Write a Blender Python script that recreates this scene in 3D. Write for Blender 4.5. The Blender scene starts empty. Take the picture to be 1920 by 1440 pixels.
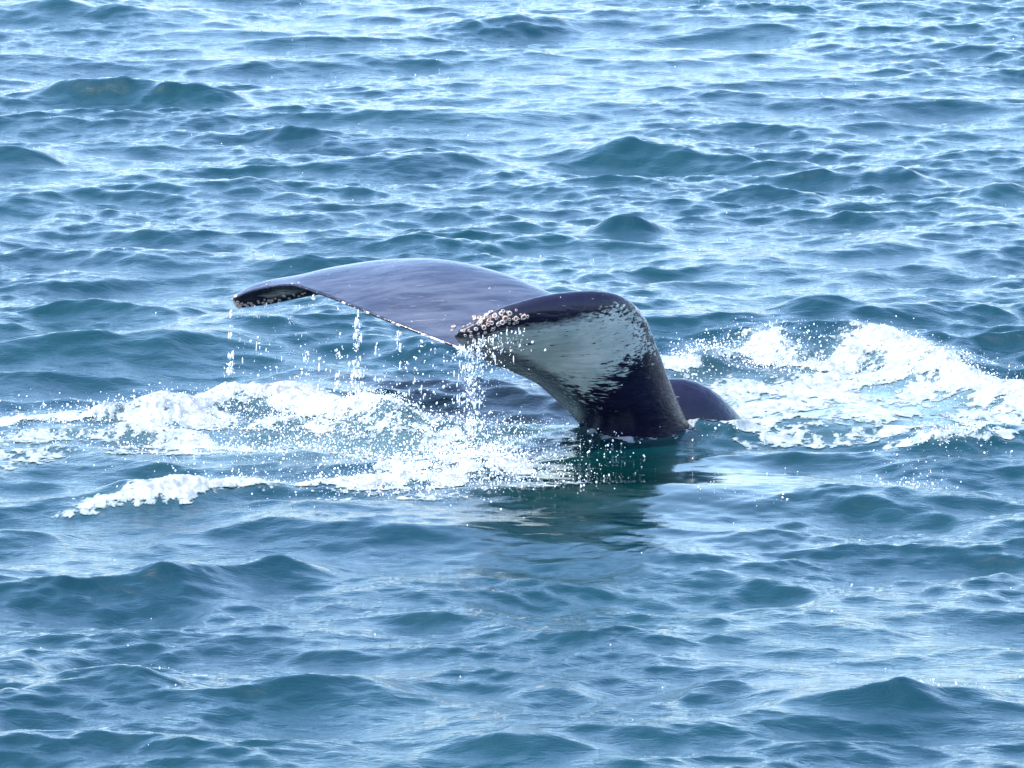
import bpy, bmesh, math, random
import numpy as np
from mathutils import Vector, Matrix
from mathutils.kdtree import KDTree
from mathutils.bvhtree import BVHTree

rng = np.random.default_rng(11)
random.seed(5)
sc = bpy.context.scene
col = sc.collection

# ------------------------------------------------------------------ camera
PITCH = math.radians(10.0)
DIST = 55.0
HFOV = 2 * math.atan(3.84 / DIST)
TH = math.tan(HFOV / 2)
CAM = np.array([0.0, -DIST * math.cos(PITCH), DIST * math.sin(PITCH)])
cam_data = bpy.data.cameras.new("camera")
cam_data.sensor_width = 36.0
cam_data.lens = 18.0 / TH
cam_data.clip_start = 0.5
cam_data.clip_end = 20000.0
cam = bpy.data.objects.new("camera", cam_data)
cam.location = CAM
cam.rotation_euler = (math.pi / 2 - PITCH, 0, 0)
col.objects.link(cam)
sc.camera = cam

# ------------------------------------------------------------------ sky, sun, exposure
SUN_EL, SUN_AZ = 62.0, -120.0      # azimuth from +Y (away from the camera) towards +X
world = bpy.data.worlds.new("World")
sc.world = world
world.use_nodes = True
wn = world.node_tree
sky = wn.nodes.new("ShaderNodeTexSky")
sky.sky_type = 'NISHITA'
sky.sun_disc = False
sky.sun_elevation = math.radians(SUN_EL)
sky.sun_rotation = math.radians(SUN_AZ)
sky.air_density = 1.15
sky.dust_density = 1.6
sky.ozone_density = 5.2
bg = wn.nodes["Background"]
bg.inputs["Strength"].default_value = 0.15
wn.links.new(sky.outputs["Color"], bg.inputs["Color"])

sun_d = bpy.data.lights.new("sun", 'SUN')
sun_d.energy = 2.0
sun_d.angle = math.radians(0.5)
sun_d.color = (1.0, 0.96, 0.9)
sun = bpy.data.objects.new("sun", sun_d)
az, el = math.radians(SUN_AZ), math.radians(SUN_EL)
to_sun = Vector((math.sin(az) * math.cos(el), math.cos(az) * math.cos(el), math.sin(el)))
sun.rotation_euler = to_sun.to_track_quat('Z', 'Y').to_euler()
col.objects.link(sun)

sc.view_settings.view_transform = 'Standard'
sc.view_settings.look = 'None'
sc.view_settings.gamma = 1.0
sc.view_settings.exposure = 2.2
sc.render.engine = 'CYCLES'
sc.cycles.max_bounces = 6
sc.cycles.sample_clamp_indirect = 4.0
sc.cycles.use_denoising = True

# ------------------------------------------------------------------ photo pixel <-> place
F = np.array([0, math.cos(PITCH), -math.sin(PITCH)])
U = np.array([0, math.sin(PITCH), math.cos(PITCH)])

def ray(px, py):
    u = (np.asarray(px, float) - 960) / 960 * TH
    v = (720 - np.asarray(py, float)) / 960 * TH
    return np.stack([u, F[1] + v * U[1], F[2] + v * U[2]], -1)

def at_depth(px, py, Y):
    d = ray(px, py)
    t = (np.asarray(Y, float) - CAM[1]) / d[..., 1]
    return CAM + d * t[..., None]

def on_water(px, py, z=0.0):
    d = ray(px, py)
    t = (z - CAM[2]) / d[..., 2]
    return CAM + d * t[..., None]

def to_pixel(p):
    q = np.asarray(p) - CAM
    w = q @ F
    return 960 + q[..., 0] / w / TH * 960, 720 - (q @ U) / w / TH * 960

# ------------------------------------------------------------------ numpy noise
def _hash(ix, iy, seed):
    h = (ix.astype(np.int64) * 374761393 + iy.astype(np.int64) * 668265263 + seed * 1442695041) & 0xFFFFFFFF
    h = ((h ^ (h >> 13)) * 1274126177) & 0xFFFFFFFF
    return ((h ^ (h >> 16)) & 0xFFFF) / 65535.0

def vnoise(x, y, seed=0):
    ix, iy = np.floor(x), np.floor(y)
    fx, fy = x - ix, y - iy
    fx = fx * fx * fx * (fx * (fx * 6 - 15) + 10)
    fy = fy * fy * fy * (fy * (fy * 6 - 15) + 10)
    a, b = _hash(ix, iy, seed), _hash(ix + 1, iy, seed)
    c, d = _hash(ix, iy + 1, seed), _hash(ix + 1, iy + 1, seed)
    return (a + (b - a) * fx) * (1 - fy) + (c + (d - c) * fx) * fy

def fbm(x, y, oct=4, seed=0, gain=0.5):
    s, a, n = 0.0, 1.0, 0.0
    for i in range(oct):
        c, sn = math.cos(0.6 * i), math.sin(0.6 * i)
        s = s + a * vnoise((x * c - y * sn) * 2 ** i + 17.3 * i, (x * sn + y * c) * 2 ** i - 9.1 * i, seed + i)
        n += a
        a *= gain
    return s / n

def smooth(a, b, x):
    t = np.clip((x - a) / (b - a), 0, 1)
    return t * t * (3 - 2 * t)

# ------------------------------------------------------------------ the sea's waves (FFT of a wind sea)
N, TILE = 2048, 52.0
def make_waves():
    k1 = np.fft.fftfreq(N, TILE / N) * 2 * np.pi
    kx, ky = np.meshgrid(k1, k1, indexing='ij')
    k = np.hypot(kx, ky)
    k[0, 0] = 1.0
    ang = np.arctan2(ky, kx)
    out = np.zeros((N, N), complex)
    short = np.zeros((N, N), complex)
    def band(lpeak, rms, direction, spread, short_cut, slope):
        kp = 2 * np.pi / lpeak
        S = k ** (-slope) * np.exp(-1.25 * (kp / k) ** 2)
        S *= np.exp(-(k * short_cut) ** 2)
        d = np.abs(np.cos((ang - direction) / 2)) ** (2 * spread)
        S *= d
        S[0, 0] = 0
        ph = rng.normal(size=(N, N)) + 1j * rng.normal(size=(N, N))
        Z = np.sqrt(S) * ph
        z = np.fft.ifft2(Z).real
        return Z * (rms / z.std())
    out += band(2.4, 0.031, math.radians(-74), 9, 0.025, 4.7)
    out += band(1.6, 0.0125, math.radians(-116), 6, 0.02, 4.4)
    out += band(9.0, 0.035, math.radians(-105), 8, 0.2, 5)
    short += band(0.62, 0.0080, math.radians(-84), 4.0, 0.009, 4.1)
    h = np.fft.ifft2(out).real
    hs = np.fft.ifft2(short).real
    out = out + 0.6 * short
    # horizontal choppy displacement, damped for the shortest waves
    c = 1.0 / (1 + (k / 25.0) ** 2)
    dx = np.fft.ifft2(-1j * kx / k * out * c).real
    dy = np.fft.ifft2(-1j * ky / k * out * c).real
    return h.astype(np.float32), hs.astype(np.float32), dx.astype(np.float32), dy.astype(np.float32)
WH, WS, WDX, WDY = make_waves()
CHOP = -1.25

def tile_sample(A, x, y):
    fx = (x / TILE * N) % N
    fy = (y / TILE * N) % N
    ix, iy = np.floor(fx).astype(int), np.floor(fy).astype(int)
    fx, fy = fx - ix, fy - iy
    ix1, iy1 = (ix + 1) % N, (iy + 1) % N
    ix %= N
    iy %= N
    return (A[ix, iy] * (1 - fx) + A[ix1, iy] * fx) * (1 - fy) + (A[ix, iy1] * (1 - fx) + A[ix1, iy1] * fx) * fy

# crests seen in the photograph: (px, py of the crest, half width px, height m, half depth m)
CRESTS = [
    (205, 165, 110, .15, .42), (360, 172, 110, .13, .35), (1225, 262, 150, .20, .5), (760, 290, 120, .15, .4),
    (30, 285, 80, .18, .4), (1640, 315, 140, .13, .4), (1180, 412, 80, .12, .3), (540, 245, 60, .10, .3),
    (1530, 592, 90, .11, .3), (250, 640, 260, .13, .5), (720, 640, 90, .10, .3), (1640, 1300, 230, .17, .42),
    (1330, 1280, 100, .08, .3), (960, 1395, 150, .12, .3), (570, 1290, 130, .09, .3), (330, 1085, 110, .09, .3),
    (1730, 915, 150, .12, .35), (1030, 1282, 80, .08, .3), (260, 1275, 90, .10, .3), (60, 740, 150, .12, .35),
    (560, 1055, 90, .08, .3), (1440, 360, 90, .07, .3), (950, 30, 150, .15, .6), (120, 10, 200, .18, .6),
    (1880, 345, 60, .10, .3), (640, 985, 260, .07, .5),
]
def crest_field(x, y):
    z = np.zeros_like(x)
    for i, (px, py, w, h, d) in enumerate(CRESTS):
        c = on_water(px, py, h * 0.7)
        s = w / 250 * (np.linalg.norm(c - CAM) / DIST)
        near = (np.abs(x - c[0]) < 2.3 * s) & (np.abs(y - c[1]) < 3.0)
        if not near.any():
            continue
        xx, yw = x[near], y[near]
        ux = (xx - c[0]) / s
        bend = 0.25 * s * (math.sin(i * 2.4) * ux + 0.5 * math.cos(i * 1.7) * ux * ux) + 0.12 * (fbm(xx * 2.2, yw * 0.5, 2, 40 + i) - 0.5)
        yy = (yw - c[1] - bend) / d
        prof = np.where(yy < 0, np.exp(-(np.abs(yy) / 0.62) ** 1.2), np.exp(-(np.abs(yy) / 1.15) ** 1.2)) - 0.25 * np.exp(-((yy + 1.7) / 1.0) ** 2)
        z[near] += h * np.exp(-np.abs(ux) ** 2.2) * prof * (0.55 + 0.9 * fbm(xx * 1.9 + i, yw * 1.3, 3, 60 + i)) * smooth(3.0, 2.2, np.abs(yw - c[1]))
    return z

# churned mounds raised by the tail: polyline of (px, py), height m, half depth m
RIDGES = [
    ([(250, 800), (330, 775), (430, 752), (520, 755), (640, 768), (720, 785), (800, 812)], .125, .30),
    ([(0, 790), (120, 782), (250, 792)], .09, .25),
    ([(150, 948), (300, 930), (430, 915), (600, 912), (760, 900), (900, 890), (980, 895)], .09, .28),
    ([(1255, 700), (1310, 682), (1390, 662), (1480, 668), (1540, 676)], .10, .28),
    ([(1540, 676), (1600, 668), (1640, 660), (1720, 690), (1810, 722), (1900, 752), (1960, 772)], .125, .33),
    ([(1700, 835), (1780, 838), (1850, 830)], .10, .22),
    ([(1290, 812), (1340, 806), (1400, 812)], .07, .16),
]
def poly_dist(x, y, pts):
    best = np.full(x.shape, 1e9)
    sgn = np.zeros(x.shape)
    tt = np.zeros(x.shape)
    n = len(pts) - 1
    for i in range(n):
        a, b = pts[i], pts[i + 1]
        ab = b - a
        L = ab @ ab
        t = np.clip(((x - a[0]) * ab[0] + (y - a[1]) * ab[1]) / L, 0, 1)
        qx, qy = a[0] + t * ab[0], a[1] + t * ab[1]
        d = np.hypot(x - qx, y - qy)
        m = d < best
        best = np.where(m, d, best)
        sgn = np.where(m, y - qy, sgn)
        tt = np.where(m, (i + t) / n, tt)
    return best, sgn, tt

RPTS = [(np.array([on_water(px, py)[:2] for px, py in pl]), h, d) for pl, h, d in RIDGES]
def ridge_field(x, y):
    z = np.zeros_like(x)
    near = (x > -6) & (x < 6) & (y > -8) & (y < 5)
    if not near.any():
        return z
    xs, ys = x[near], y[near]
    acc = np.zeros_like(xs)
    lump = fbm(xs * 3.1, ys * 2.2, 3, 71)
    for pts, h, d in RPTS:
        dist, s, t = poly_dist(xs, ys, pts)
        w = np.where(s < 0, d * 0.9, d * 1.3)
        end = smooth(-0.001, 0.12, t) * smooth(1.001, 0.88, t) * 0.75 + 0.25
        acc = np.maximum(acc, h * (0.45 + 1.1 * lump) * end * np.exp(-(dist / w) ** 2))
    z[near] = acc
    return z

# calmer water sliding off the tail, and the smooth swell face before it
CALM = [(1130, 905, 300, 1.3, 0.88), (1030, 1000, 330, 1.3, 0.72), (1330, 890, 200, 1.3, 0.75)]
def calm_field(x, y):
    c = np.ones_like(x)
    for px, py, w, d, s in CALM:
        p = on_water(px, py)
        c *= 1 - s * np.exp(-((x - p[0]) / (w / 250)) ** 2 - ((y - p[1]) / d) ** 2)
    return c

def swell_field(x, y):
    p = on_water(1090, 935)
    ux = (x - p[0]) / 1.15
    yy = (y - p[1] - 0.10 * ux) / 0.42
    z = 0.035 * np.exp(-ux ** 4) * (np.exp(-((yy - .6) / 0.9) ** 2) - 0.6 * np.exp(-((yy + 1.3) / 1.0) ** 2))
    q = on_water(1240, 800)         # water drawn in round the tail stock
    z += -0.03 * np.exp(-((x - q[0]) / .7) ** 2 - ((y - q[1]) / .6) ** 2)
    return z

def sea_point(x, y):
    far = np.clip((np.hypot(x, y + 5) - 60) / 200, 0, 1)
    c = calm_field(x, y) * (1 - 0.9 * far)
    patch = 0.40 + 0.95 * smooth(.30, .72, fbm(x * 0.42, y * 0.20 + 3, 3, 201))
    group = 0.60 + 0.72 * fbm(x * 0.16 + 5, y * 0.11, 2, 211)
    h = (tile_sample(WH, x, y) * group + tile_sample(WS, x, y) * patch) * c
    z = h + (crest_field(x, y) + ridge_field(x, y) + swell_field(x, y)) * (np.abs(x) < 40)
    px = x + CHOP * tile_sample(WDX, x, y) * c
    py = y + CHOP * tile_sample(WDY, x, y) * c
    return px, py, z

# ------------------------------------------------------------------ foam density on the water (photo ground pixels)
# strokes: polyline of pixels, half width in metres, strength
FOAM = {
 'left': [
    ([(280, 798), (350, 772), (430, 752), (520, 757), (640, 770), (720, 788)], .30, 1.25),
    ([(330, 800), (430, 790), (560, 792), (680, 800), (780, 815), (850, 828)], .38, .80),
    ([(0, 788), (110, 785), (220, 792), (300, 800)], .28, 1.05),
    ([(20, 828), (140, 818), (260, 810), (400, 822)], .32, .85),
    ([(0, 862), (120, 845), (260, 836), (420, 840), (560, 838)], .32, .55),
    ([(560, 850), (680, 845), (800, 838), (900, 835)], .34, .46),
 ],
 'front': [
    ([(205, 944), (290, 936), (360, 926), (470, 912), (620, 906), (740, 900)], .19, 1.5),
    ([(420, 900), (470, 897), (520, 902)], .12, 1.0),
    ([(700, 905), (800, 895), (880, 885), (960, 880)], .36, .92),
    ([(780, 870), (860, 858), (950, 848)], .34, .60),
    ([(860, 928), (960, 922), (1060, 914)], .16, .50),
    ([(600, 936), (740, 936), (860, 934)], .14, .5),
    ([(1120, 812), (1190, 828), (1250, 824), (1300, 810), (1345, 800)], .09, .62), ([(1380, 815), (1440, 830)], .16, .42), ([(120, 958), (180, 956)], .08, .8), ([(230, 905), (290, 903)], .09, .6),
 ],
 'right': [
    ([(1262, 692), (1320, 684), (1390, 668), (1480, 672), (1540, 682)], .26, .78),
    ([(1550, 684), (1610, 672), (1645, 664), (1720, 692), (1810, 724), (1900, 754), (1960, 775)], .28, 1.25),
    ([(1360, 722), (1450, 712), (1560, 706), (1640, 702)], .45, 1.12),
    ([(1400, 758), (1500, 746), (1600, 738), (1700, 735)], .52, 1.1),
    ([(1450, 790), (1560, 784), (1680, 775), (1800, 775), (1920, 775)], .48, .88),
    ([(1480, 815), (1600, 816), (1700, 806), (1820, 800)], .28, .55),
    ([(1700, 838), (1780, 838), (1850, 830)], .16, 1.0),
    ([(1840, 800), (1900, 790), (1960, 790)], .25, .8),
 ],
}
FPTS = {k: [(np.array([on_water(px, py)[:2] for px, py in pl]), w, s) for pl, w, s in v] for k, v in FOAM.items()}
def foam_density(x, y, key):
    d = np.zeros_like(x)
    for pts, w, s in FPTS[key]:
        dist, _, _ = poly_dist(x, y, pts)
        d = np.maximum(d, s * np.exp(-(dist / w) ** 2 * 0.9))
    return d
MILK = [([(1420, 742), (1500, 756), (1640, 750)], .7, 1.2), ([(420, 830), (620, 835), (800, 830)], .6, .35),
        ([(1560, 775), (1800, 780)], .6, .45), ([(890, 775), (960, 770), (1050, 785)], .5, .38)]
MPTS = [(np.array([on_water(px, py)[:2] for px, py in pl]), w, s) for pl, w, s in MILK]

# ------------------------------------------------------------------ helpers for objects
def tag(o, label=None, cat=None, group=None, kind=None):
    if label: o["label"] = label
    if cat: o["category"] = cat
    if group: o["group"] = group
    if kind: o["kind"] = kind
    return o

def mesh_obj(name, verts, faces_flat, nper, mat=None, parent=None, smooth_shade=True):
    me = bpy.data.meshes.new(name)
    verts = np.ascontiguousarray(verts, np.float32)
    nf = len(faces_flat) // nper
    me.vertices.add(len(verts))
    me.vertices.foreach_set("co", verts.ravel())
    me.loops.add(len(faces_flat))
    me.loops.foreach_set("vertex_index", np.ascontiguousarray(faces_flat, np.int32))
    me.polygons.add(nf)
    me.polygons.foreach_set("loop_start", np.arange(0, nf * nper, nper, dtype=np.int32))
    me.polygons.foreach_set("use_smooth", np.full(nf, smooth_shade))
    me.update(calc_edges=True)
    me.validate()
    o = bpy.data.objects.new(name, me)
    if mat: me.materials.append(mat)
    col.objects.link(o)
    if parent: o.parent = parent
    return o

def attr(o, name, vals):
    a = o.data.attributes.new(name, 'FLOAT', 'POINT')
    a.data.foreach_set("value", np.ascontiguousarray(vals, np.float32))

def grid_faces(nu, nv):
    i = np.arange(nu * nv).reshape(nu, nv)
    return np.stack([i[:-1, :-1], i[1:, :-1], i[1:, 1:], i[:-1, 1:]], -1).reshape(-1, 4)

class NT:
    def __init__(self, name):
        self.m = bpy.data.materials.new(name)
        self.m.use_nodes = True
        self.t = self.m.node_tree
        self.b = self.t.nodes["Principled BSDF"]
    def n(self, kind, **kw):
        nd = self.t.nodes.new(kind)
        for k, v in kw.items():
            if k in nd.inputs: nd.inputs[k].default_value = v
            else: setattr(nd, k, v)
        return nd
    def l(self, a, b): self.t.links.new(a, b)
    def attr(self, name): return self.n("ShaderNodeAttribute", attribute_name=name).outputs["Fac"]
    def math(self, op, a, b=None, c=None, clamp=False):
        nd = self.n("ShaderNodeMath", operation=op, use_clamp=clamp)
        for i, v in enumerate((a, b, c)):
            if v is None: continue
            if isinstance(v, (int, float)): nd.inputs[i].default_value = v
            else: self.l(v, nd.inputs[i])
        return nd.outputs[0]
    def ramp(self, fac, lo, hi):
        nd = self.n("ShaderNodeMapRange", interpolation_type='SMOOTHSTEP')
        self.l(fac, nd.inputs[0])
        nd.inputs[1].default_value, nd.inputs[2].default_value = lo, hi
        return nd.outputs[0]
    def mix(self, fac, a, b):
        nd = self.n("ShaderNodeMix", data_type='RGBA')
        for s, v in ((nd.inputs[0], fac), (nd.inputs[6], a), (nd.inputs[7], b)):
            if isinstance(v, (int, float)): s.default_value = v
            elif isinstance(v, tuple): s.default_value = (*v, 1)
            else: self.l(v, s)
        return nd.outputs[2]
    def noise(self, scale, detail=4.0, rough=0.55, sx=1, sy=1, sz=1, dist=0.0):
        tc = self.n("ShaderNodeTexCoord")
        mp = self.n("ShaderNodeMapping")
        mp.inputs["Scale"].default_value = (sx, sy, sz)
        self.l(tc.outputs["Object"], mp.inputs[0])
        nz = self.n("ShaderNodeTexNoise")
        nz.inputs["Scale"].default_value = scale
        nz.inputs["Detail"].default_value = detail
        nz.inputs["Roughness"].default_value = rough
        nz.inputs["Distortion"].default_value = dist
        self.l(mp.outputs[0], nz.inputs["Vector"])
        return nz.outputs["Fac"]
    def bump(self, height, strength, dist, fac=None):
        nd = self.n("ShaderNodeBump")
        if fac is not None:
            self.l(self.math('MULTIPLY', fac, strength), nd.inputs["Strength"])
        nd.inputs["Strength"].default_value = strength
        nd.inputs["Distance"].default_value = dist
        self.l(height, nd.inputs["Height"])
        self.l(nd.outputs[0], self.b.inputs["Normal"])

# ------------------------------------------------------------------ materials
def mat_water():
    w = NT("sea_water")
    b = w.b
    milk = w.attr("milk")
    nz = w.noise(2.3, 5, 0.6)
    f = w.math('MULTIPLY', milk, w.math('MULTIPLY_ADD', nz, 1.4, 0.2), clamp=True)
    big = w.noise(0.25, 3, 0.5)
    base = w.mix(w.ramp(big, .35, .65), (0.0001, 0.0180, 0.0260), (0.0001, 0.0215, 0.0275))
    base = w.mix(w.attr("green_and_reflection"), base, (0.0003, 0.0110, 0.0100))  # churned green, with the tail's dark reflection put into the base colour
    w.l(w.mix(f, base, (0.15, 0.235, 0.24)), b.inputs["Base Color"])
    b.inputs["Roughness"].default_value = 0.025
    b.inputs["IOR"].default_value = 1.333
    r1 = w.noise(6.0, 6, 0.64, 1.0, 2.4, 1.0, 0.6)
    r2 = w.noise(38.0, 2, 0.5, 1.0, 1.4, 1.0)
    r3 = w.noise(5.5, 5, 0.58, 1.0, 2.0, 1.0, 0.9)
    ridge = w.math('MULTIPLY', w.math('ABSOLUTE', w.math('SUBTRACT', r3, 0.5)), -2.0)      # peaked little ripples
    w.bump(w.math('ADD', w.math('MULTIPLY_ADD', r2, 0.12, w.math('MULTIPLY', r1, .5)), w.math('MULTIPLY', ridge, 1.3)), 0.21, 0.03, w.attr('ripple'))
    return w.m

def mat_foam():
    w = NT("sea_foam")
    nz = w.ramp(w.noise(11, 7, 0.7, 1, .8, 1, .4), .32, .66)
    th = w.attr("thick")
    lace = w.math('MULTIPLY_ADD', w.math('SUBTRACT', w.noise(16, 7, 0.70, 1.0, .8, 1.0, .6), .5), 2.1, th)
    w.l(w.ramp(lace, 0.02, 0.42), w.b.inputs["Alpha"])
    w.l(w.mix(w.ramp(lace, 0.0, 0.9), (0.14, 0.19, 0.20), w.mix(nz, (0.135, 0.15, 0.158), (0.31, 0.32, 0.325))), w.b.inputs["Base Color"])
    w.b.inputs["Roughness"].default_value = 0.55
    w.b.inputs["Subsurface Weight"].default_value = 0.0
    w.bump(w.noise(75, 4, 0.65), 0.6, 0.012)
    return w.m

def mat_drop():
    w = NT("water_drops")
    w.b.inputs["Base Color"].default_value = (0.90, 0.94, 0.97, 1)
    w.b.inputs["Roughness"].default_value = 0.12
    w.b.inputs["IOR"].default_value = 1.45
    w.b.inputs["Transmission Weight"].default_value = 0.25
    return w.m

def mat_skin():
    w = NT("whale_skin")
    b = w.b
    white = w.attr("white")          # > 0 inside the pale patch, metres from its border
    lead = w.attr("lead")
    trail = w.attr("trail")
    streak = w.noise(7.0, 6, 0.68, 1.1, 4.2, 6.5, 0.3)
    fleck = w.noise(26.0, 4, 0.6, 0.6, 2.0, 3.0, 0.2)
    s = w.math('MULTIPLY_ADD', w.math('SUBTRACT', streak, 0.5), w.math('MULTIPLY_ADD', w.attr('ragged'), .75, .12), white)
    s = w.math('MULTIPLY_ADD', w.math('SUBTRACT', fleck, 0.5), w.math('MULTIPLY_ADD', w.attr('ragged'), .16, .03), s)
    m = w.ramp(s, -0.03, 0.06)
    # dark scratches within the pale patch
    sc1 = w.noise(10.0, 3, 0.5, 0.55, 3.0, 6.0, 0.5)
    m = w.math('MULTIPLY', m, w.ramp(sc1, 0.685, 0.635))
    tone = w.noise(3.0, 4, 0.6)
    palec = w.mix(w.ramp(tone, .35, .7), (0.26, 0.31, 0.295), (0.39, 0.415, 0.39))
    yellow = w.ramp(w.noise(4.5, 4, 0.6, .7, 2, 5), .62, .72)
    palec = w.mix(w.math('MULTIPLY', yellow, .5), palec, (0.20, 0.20, 0.13))
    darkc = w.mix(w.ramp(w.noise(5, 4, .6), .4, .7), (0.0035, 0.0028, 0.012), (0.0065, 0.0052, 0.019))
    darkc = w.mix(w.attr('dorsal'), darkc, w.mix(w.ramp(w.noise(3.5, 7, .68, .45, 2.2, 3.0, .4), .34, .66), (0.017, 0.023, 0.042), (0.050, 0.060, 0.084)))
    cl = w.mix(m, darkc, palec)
    # scuffed pale scars along the leading edge and nicks along the trailing edge
    sn = w.noise(17.0, 4, 0.6)
    rub = w.ramp(w.math('MULTIPLY_ADD', sn, 0.9, lead), 1.18, 1.34)
    cl = w.mix(rub, cl, (0.22, 0.25, 0.31))
    nick = w.ramp(w.math('MULTIPLY_ADD', w.noise(9.0, 3, .6), 1.0, trail), 1.49, 1.56)
    cl = w.mix(nick, cl, (0.62, 0.64, 0.66))
    speck = w.ramp(w.noise(34.0, 1, .4, .8, 1, 1), .80, .83)
    cl = w.mix(w.math('MULTIPLY', speck, .7), cl, (0.5, 0.53, 0.6))
    scr = w.ramp(w.noise(14.0, 2, .4, .16, 3.4, 4.5, .3), .735, .755)          # thin pale scratches
    cl = w.mix(w.math('MULTIPLY', scr, .45), cl, (0.20, 0.22, 0.27))
    w.l(cl, b.inputs["Base Color"])
    b.inputs["IOR"].default_value = 1.35
    rr = w.n("ShaderNodeMapRange")
    w.l(w.noise(8, 4, .6, .6, 2, 2), rr.inputs[0])
    rr.inputs[3].default_value, rr.inputs[4].default_value = 0.08, 0.34
    w.l(rr.outputs[0], b.inputs["Roughness"])
    b.inputs["Coat Weight"].default_value = 0.2
    b.inputs["Coat Roughness"].default_value = 0.10
    b.inputs["Coat IOR"].default_value = 1.33
    w.bump(w.noise(9.0, 5, .6, .35, 2.2, 2.2, .4), 0.45, 0.024)
    return w.m

def mat_barnacle():
    w = NT("barnacle_shell")
    nz = w.noise(5, 4, .6)
    oi = w.n("ShaderNodeObjectInfo")
    tc = w.n("ShaderNodeTexCoord")
    sp = w.n("ShaderNodeSeparateXYZ")
    w.l(tc.outputs["Object"], sp.inputs[0])
    c = w.mix(w.ramp(w.math('MULTIPLY_ADD', w.noise(2.2, 3, .6), .5, sp.outputs[2]), .35, .95), (0.060, 0.036, 0.026), (0.50, 0.48, 0.46))
    c2 = w.mix(w.math('MULTIPLY', oi.outputs["Random"], .55), c, (0.30, 0.17, 0.09))
    w.l(c2, w.b.inputs["Base Color"])
    w.b.inputs["Roughness"].default_value = 0.3
    w.bump(nz, .4, .1)
    return w.m

def mat_opening():
    w = NT("barnacle_opening")
    w.l(w.mix(w.noise(3, 3, .6), (0.02, 0.009, 0.006), (0.24, 0.085, 0.035)), w.b.inputs["Base Color"])
    w.b.inputs["Roughness"].default_value = 0.35
    return w.m

M_WATER, M_FOAM, M_DROP, M_SKIN, M_BARN, M_OPEN = mat_water(), mat_foam(), mat_drop(), mat_skin(), mat_barnacle(), mat_opening()

# ------------------------------------------------------------------ the sea
def graded(lo, hi, step_lo, step_hi):
    n = int((hi - lo) / ((step_lo + step_hi) / 2)) + 1
    st = np.linspace(step_lo, step_hi, n)
    c = np.concatenate([[0], np.cumsum(st)])
    return lo + c / c[-1] * (hi - lo)
def outward(start, step, end, g=1.22):
    v, s = [], step
    p = start
    while p < end:
        s *= g
        p += s
        v.append(p)
    return np.array(v)
xs = graded(0, 6.4, 0.015, 0.021)
xs = np.concatenate([xs, outward(xs[-1], .03, 4000)])
xs = np.concatenate([-xs[::-1][:-1], xs])
ys = graded(-15.0, 27.0, 0.026, 0.052)
ys = np.concatenate([-(outward(15.0, .04, 600))[::-1], ys, outward(27.0, .06, 6000)])
gx, gy = np.meshgrid(xs, ys, indexing='ij')
X, Y, Z = sea_point(gx, gy)
nu, nv = gx.shape
sea = mesh_obj("sea", np.stack([X, Y, Z], -1).reshape(-1, 3), grid_faces(nu, nv).ravel(), 4, M_WATER)
milk = np.zeros_like(gx)
near = (np.abs(gx) < 7) & (gy > -8) & (gy < 6)
acc = np.zeros(near.sum())
for pts, w_, s_ in MPTS:
    d_, _, _ = poly_dist(gx[near], gy[near], pts)
    acc = np.maximum(acc, s_ * np.exp(-(d_ / w_) ** 2))
for key in FPTS:
    acc = np.maximum(acc, (0.40 if key != 'front' else .15) * np.clip(foam_density(gx[near], gy[near], key) - .25, 0, 1))
milk[near] = acc
attr(sea, "milk", milk.ravel())
green_and_reflection = np.zeros_like(gx)  # greener churned water, painted darker before the tail to deepen its reflection
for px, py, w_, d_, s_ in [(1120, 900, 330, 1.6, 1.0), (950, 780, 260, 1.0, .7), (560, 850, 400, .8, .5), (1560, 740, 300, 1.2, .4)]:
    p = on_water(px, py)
    green_and_reflection = np.maximum(green_and_reflection, s_ * np.exp(-((gx - p[0]) / (w_ / 250)) ** 2 - ((gy - p[1]) / d_) ** 2))
attr(sea, "green_and_reflection", green_and_reflection.ravel())
attr(sea, "ripple", np.clip(calm_field(gx, gy), .12, 1).ravel())
tag(sea, "choppy teal and pale blue open sea around the whale's tail", "sea", kind="structure")

# ------------------------------------------------------------------ the whale: tail stock and both flukes as one continuous body
def cr(P, n):
    """centripetal-ish Catmull-Rom through rows of P, resampled to n"""
    P = np.asarray(P, float)
    m = len(P)
    Q = np.concatenate([[2 * P[0] - P[1]], P, [2 * P[-1] - P[-2]]])
    t = np.linspace(0, m - 1, n)
    i = np.minimum(t.astype(int), m - 2)
    f = (t - i)[:, None]
    a, b, c, d = Q[i], Q[i + 1], Q[i + 2], Q[i + 3]
    return 0.5 * (2 * b + (c - a) * f + (2 * a - 5 * b + 4 * c - d) * f ** 2 + (3 * b - a - 3 * c + d) * f ** 3)

BACK = -0.35          # the tail's depth against the first estimate
def W(p): return at_depth(p[0], p[1], p[2] + BACK)

# stations from the root to the tip: trailing edge, a point on the blade between, leading edge (px, py, depth), half thickness m
NEAR = [
    ((1120, 850, -1.40), (1210, 865, -1.74), (1310, 850, -1.45), .15),
    ((1084, 792, -1.45), (1190, 790, -1.80), (1280, 790, -1.55), .14),
    ((1045, 752, -1.62), (1150, 740, -1.94), (1254, 720, -1.72), .125),
    ((1003, 716, -1.82), (1115, 690, -2.08), (1232, 655, -1.90), .115),
    ((962, 697, -2.02), (1077, 646, -2.24), (1203, 586, -2.10), .105),
    ((925, 682, -2.20), (1032, 622, -2.40), (1148, 549, -2.28), .10),
    ((897, 668, -2.34), (976, 611, -2.52), (1056, 549, -2.42), .09),
    ((872, 652, -2.48), (918, 613, -2.62), (963, 573, -2.55), .07),
    ((856, 640, -2.60), (876, 624, -2.68), (898, 606, -2.64), .05),
    ((850, 630, -2.68), (855, 625, -2.70), (860, 618, -2.69), .030),
]
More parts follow.
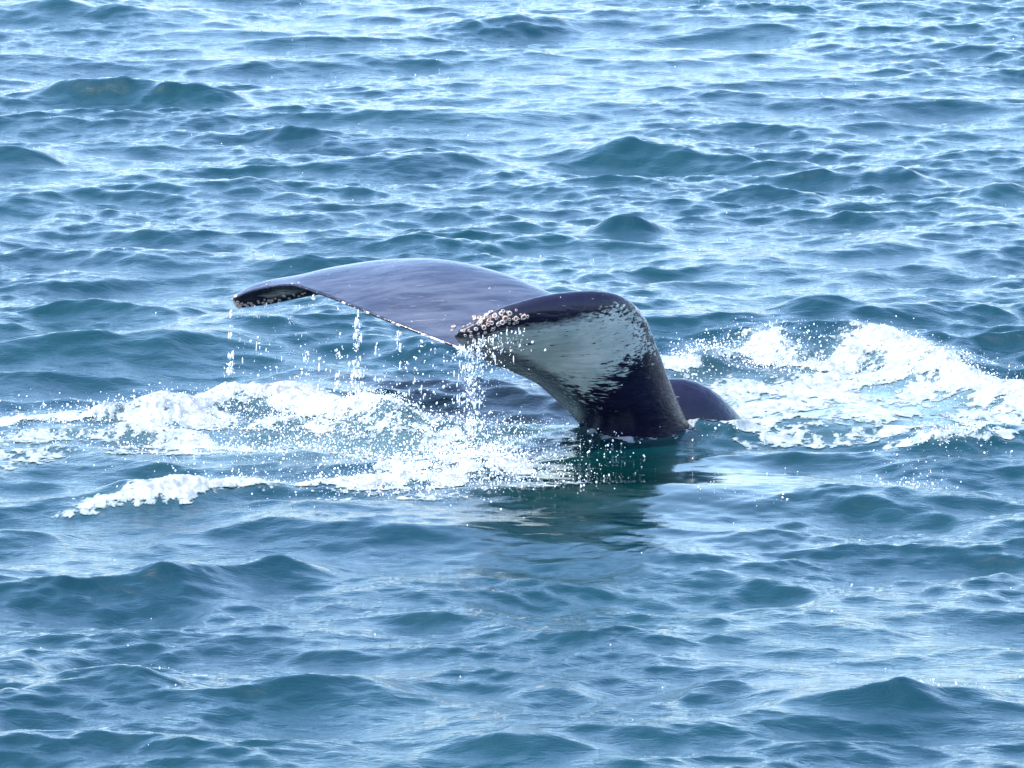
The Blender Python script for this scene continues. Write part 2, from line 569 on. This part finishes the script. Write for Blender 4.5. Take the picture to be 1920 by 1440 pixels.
FAR = [
    ((1060, 760, -1.35), (1150, 735, -1.15), (1290, 770, -1.05), .14),
    ((1000, 716, -1.18), (1100, 650, -.85), (1230, 690, -.80), .13),
    ((930, 686, -1.02), (1040, 610, -.55), (1150, 632, -.50), .12),
    ((868, 658, -.88), (962, 574, -.30), (1060, 590, -.20), .11),
    ((800, 632, -.70), (885, 538, -.08), (985, 560, .10), .10),
    ((720, 601, -.50), (795, 513, .14), (885, 535, .36), .09),
    ((650, 572, -.25), (708, 508, .34), (780, 530, .58), .08),
    ((590, 549, -.02), (634, 514, .44), (680, 545, .68), .07),
    ((540, 536, .15), (568, 527, .42), (592, 553, .56), .06),
    ((478, 546, .30), (492, 540, .44), (510, 570, .52), .05),
    ((436, 563, .40), (440, 562, .46), (446, 578, .50), .035),
]
def naca(w_):
    return 5 * (0.2969 * np.sqrt(w_) - 0.126 * w_ - 0.3516 * w_ ** 2 + 0.2843 * w_ ** 3 - 0.1015 * w_ ** 4) / 0.5

samples = []   # (co, lobe, u, v, side)
all_v, all_f = [], []
def add_lobe(ST, lobe, flip):
    n, m = 70, 34
    T = cr([W(s[0]) for s in ST], n)
    Mi = cr([W(s[1]) for s in ST], n)
    L = cr([W(s[2]) for s in ST], n)
    th = cr([[s[3]] for s in ST], n)[:, 0]
    v = 0.5 - 0.5 * np.cos(np.linspace(0, np.pi, m))
    C = 2 * Mi - 0.5 * (T + L)
    S = (1 - v)[None, :, None] ** 2 * T[:, None] + (2 * v * (1 - v))[None, :, None] * C[:, None] + (v ** 2)[None, :, None] * L[:, None]
    du = np.gradient(S, axis=0)
    dv = np.gradient(S, axis=1)
    nr = np.cross(du, dv)
    nr /= np.linalg.norm(nr, axis=-1, keepdims=True) + 1e-9
    nr *= flip
    prof = np.maximum(naca(1 - v)[None, :] * th[:, None], 0.0)
    prof = np.maximum(prof, 0.011 * np.ones_like(prof))
    prof[:, 0] = 0.006
    prof[:, -1] = 0.004
    A = S + nr * prof[..., None]      # dorsal
    B = S - nr * prof[..., None]      # ventral
    base = sum(len(a) for a in all_v)
    ring = np.concatenate([A, B[:, ::-1]], 1)      # closed loop of 2m points per station
    R = ring.reshape(-1, 3)
    all_v.append(R)
    k = 2 * m
    for i in range(n - 1):
        for j in range(k):
            j2 = (j + 1) % k
            all_f.append((base + i * k + j, base + i * k + j2, base + (i + 1) * k + j2, base + (i + 1) * k + j))
    all_f.append(tuple(base + j for j in range(k))[::-1])
    all_f.append(tuple(base + (n - 1) * k + j for j in range(k)))
    uu = np.linspace(0, 1, n)
    for i in range(n):
        for j in range(m):
            samples.append((A[i, j], lobe, uu[i], v[j], 1))
            samples.append((B[i, j], lobe, uu[i], v[j], -1))
add_lobe(NEAR, 0, 1)
add_lobe(FAR, 1, -1)

def add_stock():
    # centre line (px, py, depth), half width across, half height
    ST = [((1060, 752, -1.36), .10, .05), ((1130, 765, -1.38), .15, .12), ((1205, 780, -1.36), .20, .25), ((1272, 800, -1.30), .24, .36),
          ((1338, 872, -1.20), .30, .385), ((1410, 980, -1.05), .38, .46), ((1480, 1100, -.9), .46, .56), ((1530, 1220, -.8), .5, .64)]
    n, k = 40, 36
    Cn = cr([W(s[0]) for s in ST], n)
    a = cr([[s[1]] for s in ST], n)[:, 0]
    b = cr([[s[2]] for s in ST], n)[:, 0]
    tg = np.gradient(Cn, axis=0)
    tg /= np.linalg.norm(tg, axis=1, keepdims=True)
    side = np.cross(tg, np.array([0, 0, 1.0]))
    side /= np.linalg.norm(side, axis=1, keepdims=True)
    up = np.cross(side, tg)
    ph = np.linspace(0, 2 * np.pi, k, endpoint=False)
    pinch = 1 - 0.25 * np.abs(np.sin(ph)) ** 3
    R = Cn[:, None] + side[:, None] * (a[:, None] * np.cos(ph) * pinch)[..., None] + up[:, None] * (b[:, None] * np.sin(ph))[..., None]
    base = sum(len(q) for q in all_v)
    all_v.append(R.reshape(-1, 3))
    for i in range(n - 1):
        for j in range(k):
            j2 = (j + 1) % k
            all_f.append((base + i * k + j, base + i * k + j2, base + (i + 1) * k + j2, base + (i + 1) * k + j))
    all_f.append(tuple(base + j for j in range(k))[::-1])
    all_f.append(tuple(base + (n - 1) * k + j for j in range(k)))
    for i in range(n):
        for j in range(k):
            samples.append((R[i, j], 2, 0, 0.5, 0))
add_stock()

raw = bpy.data.meshes.new("raw_body")
raw.from_pydata([tuple(p) for p in np.concatenate(all_v)], [], all_f)
bm = bmesh.new()
bm.from_mesh(raw)
bmesh.ops.recalc_face_normals(bm, faces=bm.faces)
bm.to_mesh(raw)
bm.free()
tmp = bpy.data.objects.new("raw_body", raw)
col.objects.link(tmp)
rm = tmp.modifiers.new("remesh", 'REMESH')
rm.mode = 'VOXEL'
rm.voxel_size = 0.0095
sm = tmp.modifiers.new("smooth", 'SMOOTH')
sm.factor = 0.5
sm.iterations = 14
dg = bpy.context.evaluated_depsgraph_get()
body_me = bpy.data.meshes.new_from_object(tmp.evaluated_get(dg))
bpy.data.objects.remove(tmp)
body_me.name = "body"
body_me.polygons.foreach_set("use_smooth", np.ones(len(body_me.polygons), bool))
nb = len(body_me.vertices)
co = np.empty(nb * 3, np.float32)
body_me.vertices.foreach_get("co", co)
co = co.reshape(-1, 3).astype(float)
kd = KDTree(len(samples))
for i, s in enumerate(samples):
    kd.insert(s[0], i)
kd.balance()
idx = np.array([kd.find(p)[1] for p in co])
s_lobe = np.array([s[1] for s in samples])[idx]
s_u = np.array([s[2] for s in samples])[idx]
s_v = np.array([s[3] for s in samples])[idx]
s_side = np.array([s[4] for s in samples])[idx]
no = np.empty(nb * 3, np.float32)
body_me.vertices.foreach_get("normal", no)
no = no.reshape(-1, 3)

root = tag(bpy.data.objects.new("humpback_whale", None), "dark glossy whale tail raised from the sea with barnacled fluke tips", "whale")
base_p = on_water(1200, 808)
root.location = base_p
col.objects.link(root)
body = bpy.data.objects.new("body", body_me)
body_me.materials.append(M_SKIN)
col.objects.link(body)
body.parent = root
body.matrix_parent_inverse = Matrix.Translation(-Vector(base_p))

tl = np.concatenate([cr([W(q[0]) for q in ST_], 900) for ST_ in (NEAR[1:], FAR[1:])])
kt = KDTree(len(tl))
for i, p in enumerate(tl):
    kt.insert(p, i)
kt.balance()
s_td = np.full(nb, 1.0)
for i in np.nonzero((s_v < .25) & (s_lobe < 2))[0]:
    s_td[i] = kt.find(co[i])[2]
# pale patches of the underside: signed distance (m) to an outline on the skin
def sdf(px, py, poly):
    poly = np.array(poly, float)
    best = np.full(px.shape, 1e9)
    ins = np.zeros(px.shape, bool)
    for i in range(len(poly)):
        a, b = poly[i], poly[(i + 1) % len(poly)]
        ab = b - a
        t = np.clip(((px - a[0]) * ab[0] + (py - a[1]) * ab[1]) / (ab @ ab), 0, 1)
        best = np.minimum(best, np.hypot(px - a[0] - t * ab[0], py - a[1] - t * ab[1]))
        c = ((a[1] > py) != (b[1] > py)) & (px < (b[0] - a[0]) * (py - a[1]) / (b[1] - a[1] + 1e-12) + a[0])
        ins ^= c
    return np.where(ins, best, -best) / 250.0
bpx, bpy_ = to_pixel(co)
near_patch = [(900, 640), (930, 622), (985, 612), (1050, 604), (1110, 588), (1160, 580), (1198, 598), (1222, 640), (1222, 660), (1180, 675),
              (1160, 700), (1130, 720), (1115, 742), (1090, 742), (1060, 720), (1010, 690), (960, 662), (920, 652)]
far_patch = [(486, 555), (520, 544), (568, 541), (574, 547), (540, 554), (504, 560)]
wv = np.full(nb, -1.0)
ven0 = (s_lobe == 0) & (s_side < 0)
ven1 = (s_lobe == 1) & (s_side < 0)
wv[ven0] = sdf(bpx[ven0], bpy_[ven0], near_patch)
wv[ven1] = sdf(bpx[ven1], bpy_[ven1], far_patch) - 0.015
attr(body, "white", np.clip(wv, -1, 0.4))
attr(body, "ragged", smooth(1040, 1150, bpx + (bpy_ - 640) * .6))
attr(body, "lead", np.where((s_lobe == 0) & (s_u < 0.55) & (s_u > .08), smooth(0.93, 1.0, s_v) * smooth(.58, .45, s_u), 0))
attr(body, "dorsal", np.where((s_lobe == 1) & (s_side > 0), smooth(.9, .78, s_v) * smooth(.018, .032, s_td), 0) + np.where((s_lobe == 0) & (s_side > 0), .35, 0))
attr(body, "trail", smooth(0.034, 0.014, s_td) * (s_u > .15) * (s_u < np.where(s_lobe == 1, .70, .95)))

# ------------------------------------------------------------------ barnacles, each a part of the whale
body_bvh = BVHTree.FromPolygons([tuple(p) for p in co], [tuple(p.vertices) for p in body_me.polygons])
def shell_mesh(name, seed):
    r = random.Random(seed)
    n = 12
    prof = [(1.0, -0.15), (0.98, 0.12), (0.84, 0.50), (0.70, 0.70), (0.56, 0.72), (0.50, 0.50)]
    v, f = [], []
    ph = [r.uniform(.86, 1.08) for _ in range(n)]
    for rad, z in prof:
        for i in range(n):
            a = 2 * math.pi * i / n
            q = rad * (ph[i] if rad > .5 else 1) * (1 + (0.05 if i % 2 else -0.05))
            v.append((q * math.cos(a), q * math.sin(a) * .93, z * (1 + .07 * math.sin(3 * a + seed))))
    for k in range(len(prof) - 1):
        for i in range(n):
            f.append((k * n + i, k * n + (i + 1) % n, (k + 1) * n + (i + 1) % n, (k + 1) * n + i))
    me = bpy.data.meshes.new(name)
    me.from_pydata(v, [], f)
    me.polygons.foreach_set("use_smooth", np.ones(len(f), bool))
    me.materials.append(M_BARN)
    return me
def opening_mesh():
    n = 10
    v = [(0.05, 0, .60)] + [(0.55 * math.cos(2 * math.pi * i / n), 0.50 * math.sin(2 * math.pi * i / n), .52) for i in range(n)]
    v += [(0.10, 0.02, .80)]
    f = [(0, 1 + i, 1 + (i + 1) % n) for i in range(n)]
    me = bpy.data.meshes.new("opening")
    me.from_pydata(v[:-1], [], f)
    me.materials.append(M_OPEN)
    return me
SHELLS = [shell_mesh("barnacle", s) for s in (1, 2, 3)]
OPEN = opening_mesh()
cam_v = Vector(CAM)
root_inv = Matrix.Translation(-Vector(base_p))
def barnacle(px, py, r):
    d = Vector(ray(px, py)).normalized()
    hit, nrm, i, _ = body_bvh.ray_cast(cam_v, d)
    if hit is None:
        q = Vector(at_depth(px, py, (-2.65 if px > 800 else .45) + BACK))
        hit, nrm, i, dist = body_bvh.find_nearest(q)
        if dist is None or dist > 0.06: return
    tilt = Vector((random.uniform(-.25, .25), random.uniform(-.25, .25), random.uniform(-.25, .25)))
    q = (nrm + tilt).normalized().to_track_quat('Z', 'Y')
    o = bpy.data.objects.new("barnacle", random.choice(SHELLS))
    col.objects.link(o)
    o.parent = root
    mw = Matrix.Translation(hit - nrm * r * random.uniform(.05, .35)) @ q.to_matrix().to_4x4() @ Matrix.Rotation(random.uniform(0, 6.28), 4, 'Z') @ Matrix.Diagonal((r, r, r * random.uniform(.8, 1.15), 1))
    o.matrix_parent_inverse = Matrix.Identity(4)
    o.matrix_basis = root_inv @ mw
    c = bpy.data.objects.new("opening", OPEN)
    col.objects.link(c)
    c.parent = o
near_spots = [(850, 612), (847, 619), (866, 622), (872, 628), (885, 632), (880, 620), (877, 612), (893, 617), (897, 608), (889, 600), (898, 625), (886, 608),
              (905, 614), (911, 621), (914, 608), (903, 602), (916, 600), (924, 604), (925, 616), (920, 593), (913, 590), (928, 590), (921, 585),
              (932, 597), (935, 606), (943, 602), (940, 588), (947, 594), (944, 584), (953, 606), (955, 598), (961, 596), (966, 608), (950, 587), (958, 589),
              (970, 600), (982, 592), (990, 592), (908, 596), (933, 612), (890, 594), (899, 596)]
for px, py in near_spots:
    barnacle(px + random.uniform(-2.5, 2.5), py + random.uniform(-2.5, 2.5), random.choice([.011, .014, .017, .020, .024]) * random.uniform(.85, 1.15))
for k in range(46):
    t = random.random() ** .8
    barnacle(862 + 128 * t + random.gauss(0, 3), 622 - 27 * t + random.gauss(0, 8), random.uniform(.005, .012))
for k in range(30):
    t = k / 29
    barnacle(432 + 140 * t ** 1.3 + random.uniform(-3, 3), 577 - 28 * t ** 1.3 + random.uniform(-3, 3) + (4 if k % 3 == 0 else -1), random.uniform(.011, .022) * (1 - .35 * t))
for px, py in [(436, 562), (442, 556), (431, 566), (445, 566), (438, 572), (450, 574), (428, 572)]:
    barnacle(px, py, random.uniform(.016, .022))
for px, py in [(1170, 575), (1198, 582), (1206, 590), (560, 530), (548, 532), (500, 534)]:
    barnacle(px, py, random.uniform(.008, .012))

# ------------------------------------------------------------------ foam lying on the churned water
def sea_height_grid(x, y):
    return sea_point(x, y)
def foam_patch(key, label, x0, x1, y0, y1, thr, seed):
    step_x, step_y = 0.0095, 0.016
    gx, gy = np.meshgrid(np.arange(x0, x1, step_x), np.arange(y0, y1, step_y), indexing='ij')
    d = foam_density(gx, gy, key)
    wx = gx + 0.22 * (fbm(gx * 1.4, gy * 1.1, 3, seed + 1) - .5)
    wy = gy + 0.30 * (fbm(gx * 1.4, gy * 1.1, 3, seed + 2) - .5)
    n1 = fbm(wx * 2.6, wy * 2.0, 5, seed, .58)
    rid = 1 - np.abs(fbm(wx * 4.5, wy * 3.2, 4, seed + 9, .55) * 2 - 1) * 2.2          # lacy filaments
    fine = fbm(gx * 26, gy * 16, 3, seed + 20, .7)
    f = d * 1.0 + (n1 - .5) * 1.8 + (rid - .5) * .5 + (fine - .5) * 1.0
    f *= smooth(0.08, 0.28, d)
    keep = f > thr
    X, Y, Z = sea_point(gx, gy)
    thick = np.clip((f - thr) * 1.1, 0, 1)
    bill = np.abs(fbm(gx * 9, gy * 6.5, 3, seed + 30, .55) * 2 - 1)
    bill2 = np.abs(fbm(gx * 24, gy * 17, 2, seed + 33) * 2 - 1)
    Z = Z + 0.004 + thick * (0.002 + 0.022 * d * (1 - bill * 1.6).clip(0, 1) * smooth(.5, 1.2, d) + 0.005 * (1 - bill2))
    nu, nv = gx.shape
    fc = grid_faces(nu, nv)
    kv = keep.ravel()
    fc = fc[kv[fc].sum(1) >= 3]
    used = np.unique(fc)
    remap = np.full(nu * nv, -1)
    remap[used] = np.arange(len(used))
    V = np.stack([X, Y, Z], -1).reshape(-1, 3)[used]
    o = mesh_obj("sea_foam", V, remap[fc].ravel(), 4, M_FOAM)
    attr(o, "thick", thick.ravel()[used])
    tag(o, label, "foam", kind="stuff")
    return o
foam_patch('left', "broad patch of white foam churned up beneath the lower drooping fluke tip", -4.6, 0.3, -5.0, 1.2, .46, 3)
foam_patch('front', "long white foam streak running up to where water pours off the upright fluke", -4.3, 1.9, -6.8, -1.5, .46, 57)
foam_patch('right', "wide milky arc of foam behind the tail stock", 1.0, 4.6, -3.6, 2.3, .40, 91)

# ------------------------------------------------------------------ drops and spray
ICO = None
def ico():
    global ICO
    if ICO is None:
        b = bmesh.new()
        bmesh.ops.create_icosphere(b, subdivisions=1, radius=1)
        b.verts.ensure_lookup_table()
        ICO = (np.array([v.co[:] for v in b.verts]), np.array([[v.index for v in f.verts] for f in b.faces]))
        b.free()
    return ICO
def drops(name, label, cat, P, R, stretch=1.0, string=0.0):
    V, Fc = ico()
    P = np.asarray(P)
    R = np.asarray(R)
    n = len(P)
    long_ = np.where(rng.uniform(0, 1, n) < string, rng.uniform(2.5, 6.0, n), 1.0)
    R = R / np.sqrt(long_) ** .6
    stretch = stretch * long_
    sc_ = np.stack([R * rng.uniform(.75, 1.15, n), R * rng.uniform(.75, 1.15, n), R * stretch * rng.uniform(.8, 1.7, n)], -1)
    ph = rng.uniform(-.6, .6, n) * np.where(long_ > 1, .12, 1)
    vx = V[None] * sc_[:, None]
    c, s = np.cos(ph)[:, None], np.sin(ph)[:, None]
    vx = np.stack([vx[..., 0] * c - vx[..., 2] * s, vx[..., 1], vx[..., 0] * s + vx[..., 2] * c], -1)
    VV = (P[:, None] + vx).reshape(-1, 3)
    FF = (Fc[None] + (np.arange(n) * len(V))[:, None, None]).ravel()
    o = mesh_obj(name, VV, FF, 3, M_DROP)
    return tag(o, label, cat, kind="stuff")

def column(px, py0, Y, n, spread, bottom, rmin=.004, rmax=.010, drift=0.0, clump=True):
    """drops falling from an edge point (px, py0) at depth Y down to pixel row bottom"""
    Y = Y + BACK
    top = at_depth(px, py0, Y)
    bot = at_depth(px, bottom, Y)
    t = rng.uniform(0, 1, n)
    if clump:
        cl = rng.uniform(0, 1, max(3, n // 8))
        t = np.clip(cl[rng.integers(0, len(cl), n)] + rng.normal(0, .025, n), 0, 1)
    p = top + (bot - top) * t[:, None]
    w = spread / 250 * (0.35 + 1.0 * t)
    p[:, 0] += rng.normal(0, 1, n) * w + drift * t
    p[:, 1] += rng.normal(0, 1, n) * w
    return p, rmin * .7 * (rmax * 1.25 / rmin / .7) ** (rng.uniform(0, 1, n) ** 1.9)

def merge(*a):
    return np.concatenate([q[0] for q in a]), np.concatenate([q[1] for q in a])

drops("falling_water", "thin stream of drops falling from the barnacled tip of the lower fluke", "water stream",
      *merge(column(433, 583, .42, 110, 3.0, 700, 0.004, .008), column(428, 660, .42, 25, 5, 712)), string=.35)
drops("falling_water", "white stream of drops falling from the middle of the thin fluke edge", "water stream",
      *merge(column(672, 583, -.32, 60, 3.0, 640, .004, .008, clump=False), column(668, 600, -.32, 190, 6.0, 745, .004, .0095)), string=.35)
cur = []
for px, py, Y, n, bot in [(452, 580, .45, 14, 600), (480, 574, .45, 14, 600), (500, 572, .42, 14, 592), (470, 578, .45, 8, 590), (545, 558, .4, 36, 640), (520, 566, .4, 10, 590),
                          (588, 555, 0, 18, 575), (635, 570, -.2, 45, 730), (632, 690, -.2, 30, 740), (705, 600, -.42, 25, 720), (750, 620, -.55, 50, 730), (746, 618, -.55, 20, 660),
                          (790, 635, -.66, 20, 660), (812, 640, -.7, 20, 665), (780, 690, -.6, 30, 770), (575, 640, .1, 20, 720)]:
    cur.append(column(px, py, Y, n, 4.0, bot, .003, .007))
for k in range(260):      # loose drops in the air under the blade
    px = rng.uniform(440, 850)
    Y = .45 - (px - 430) / 420 * 1.2
    py0 = 600 + (px - 440) * .12
    cur.append(column(px, py0 + rng.uniform(0, 40), Y, 1, 2, 765 - (850 - px) * .1, .0035, .0085, clump=False))
drops("falling_water", "scattered drops dripping all along the thin edge of the flat fluke", "water drops", *merge(*cur), string=.25)
cas = []
TIPY = -2.66
for px, n_, sp, bot in [(884, 150, 5, 845), (890, 120, 8, 850), (878, 70, 8, 820), (900, 40, 7, 800), (868, 40, 6, 760), (893, 90, 16, 850), (880, 110, 20, 860)]:
    cas.append(column(px, 655, TIPY, n_, sp, bot, .0028, .0080))
for k in range(60):       # drops and short strings under the barnacles
    px = rng.uniform(860, 985)
    e = 645 - (px - 860) * .25
    cas.append(column(px, e, TIPY - .08, rng.integers(3, 9), 1.2, e + rng.uniform(8, 45), .0024, .0055))
for k in range(330):
    px = rng.normal(905, 38)
    e = 650 - (px - 860) * .15
    cas.append(column(px, e, TIPY - .1, 1, 2, e + rng.uniform(10, 110), .0024, .0068, clump=False))
drops("falling_water", "curtain of white drops pouring off the barnacled tip of the upright fluke", "water curtain", *merge(*cas), string=.3)

def spray(key_pts, n, hmax, rmin, rmax, lean=0.0):
    out, rad = [], []
    for (px, py, sx, sy, wgt) in key_pts:
        m = int(n * wgt)
        g = on_water(px, py)
        x = g[0] + rng.normal(0, sx, m)
        y = g[1] + rng.normal(0, sy, m)
        X, Y, Z = sea_point(x, y)
        h = hmax * rng.beta(1.0, 4.0, m)
        out.append(np.stack([X + lean * h, Y, Z + h + .004], -1))
        rad.append(rmin * .6 * (rmax * 1.25 / rmin / .6) ** (rng.uniform(0, 1, m) ** 2.2))
    return np.concatenate(out), np.concatenate(rad)
drops("sea_spray", "fine white spray flung up around the foam beneath the drooping fluke tip", "spray",
      *spray([(480, 780, .55, .30, .22), (650, 790, .40, .35, .22), (760, 815, .45, .45, .26), (560, 835, .7, .5, .18), (250, 815, .7, .4, .14), (60, 790, .5, .3, .06)], 7500, .15, .0024, .0068))
drops("sea_spray", "glittering spray splashing where water pours off the upright fluke", "spray",
      *spray([(870, 880, .32, .42, .34), (800, 905, .45, .35, .2), (890, 840, .28, .5, .2), (930, 830, .45, .6, .14), (640, 905, .6, .3, .08), (1050, 905, .30, .25, .02)], 6800, .18, .0024, .0068))
drops("sea_spray", "white spray along the crest of the foam arc behind the tail stock", "spray",
      *spray([(1390, 672, .25, .22, .2), (1480, 680, .3, .25, .2), (1640, 672, .2, .2, .14), (1760, 708, .35, .3, .2), (1880, 745, .3, .3, .14), (1780, 835, .22, .2, .08), (1290, 690, .15, .25, .08)], 5200, .12, .0024, .0065))
# little sparkling bursts on single crests
for px, py, n, sx, sy, lab in [
    (1728, 1306, 42, .13, .10, "sparkling drops on the tallest dark wave face in front of the whale"),
    (1725, 900, 150, .15, .30, "sparkling broken crest of a small wave below the foam arc"),
    (275, 1268, 26, .14, .10, "few glints of spray on a low wave crest before the foam streak"),
    (32, 285, 30, .12, .14, "sparkling drops on a dark wave far beyond the drooping fluke tip"),
    (1325, 812, 26, .10, .22, "bubbling wash lapping at the foot of the tail stock"),
    (1400, 935, 40, .22, .22, "loose glints of spray on the dark reflection below the tail")]:
    P, R = spray([(px, py, sx, sy, 1.0)], n, .03, .0022, .0068)
    drops("sea_spray", lab, "spray", P, R)
n = 260
x = rng.uniform(-6, 6, n)
y = rng.uniform(-13, 24, n)
Xs, Ys, Zs = sea_point(x, y)
drops("sea_spray", "stray drops and flecks scattered singly over the open sea", "spray", np.stack([Xs, Ys, Zs], -1), np.exp(rng.uniform(np.log(.002), np.log(.0065), n)))
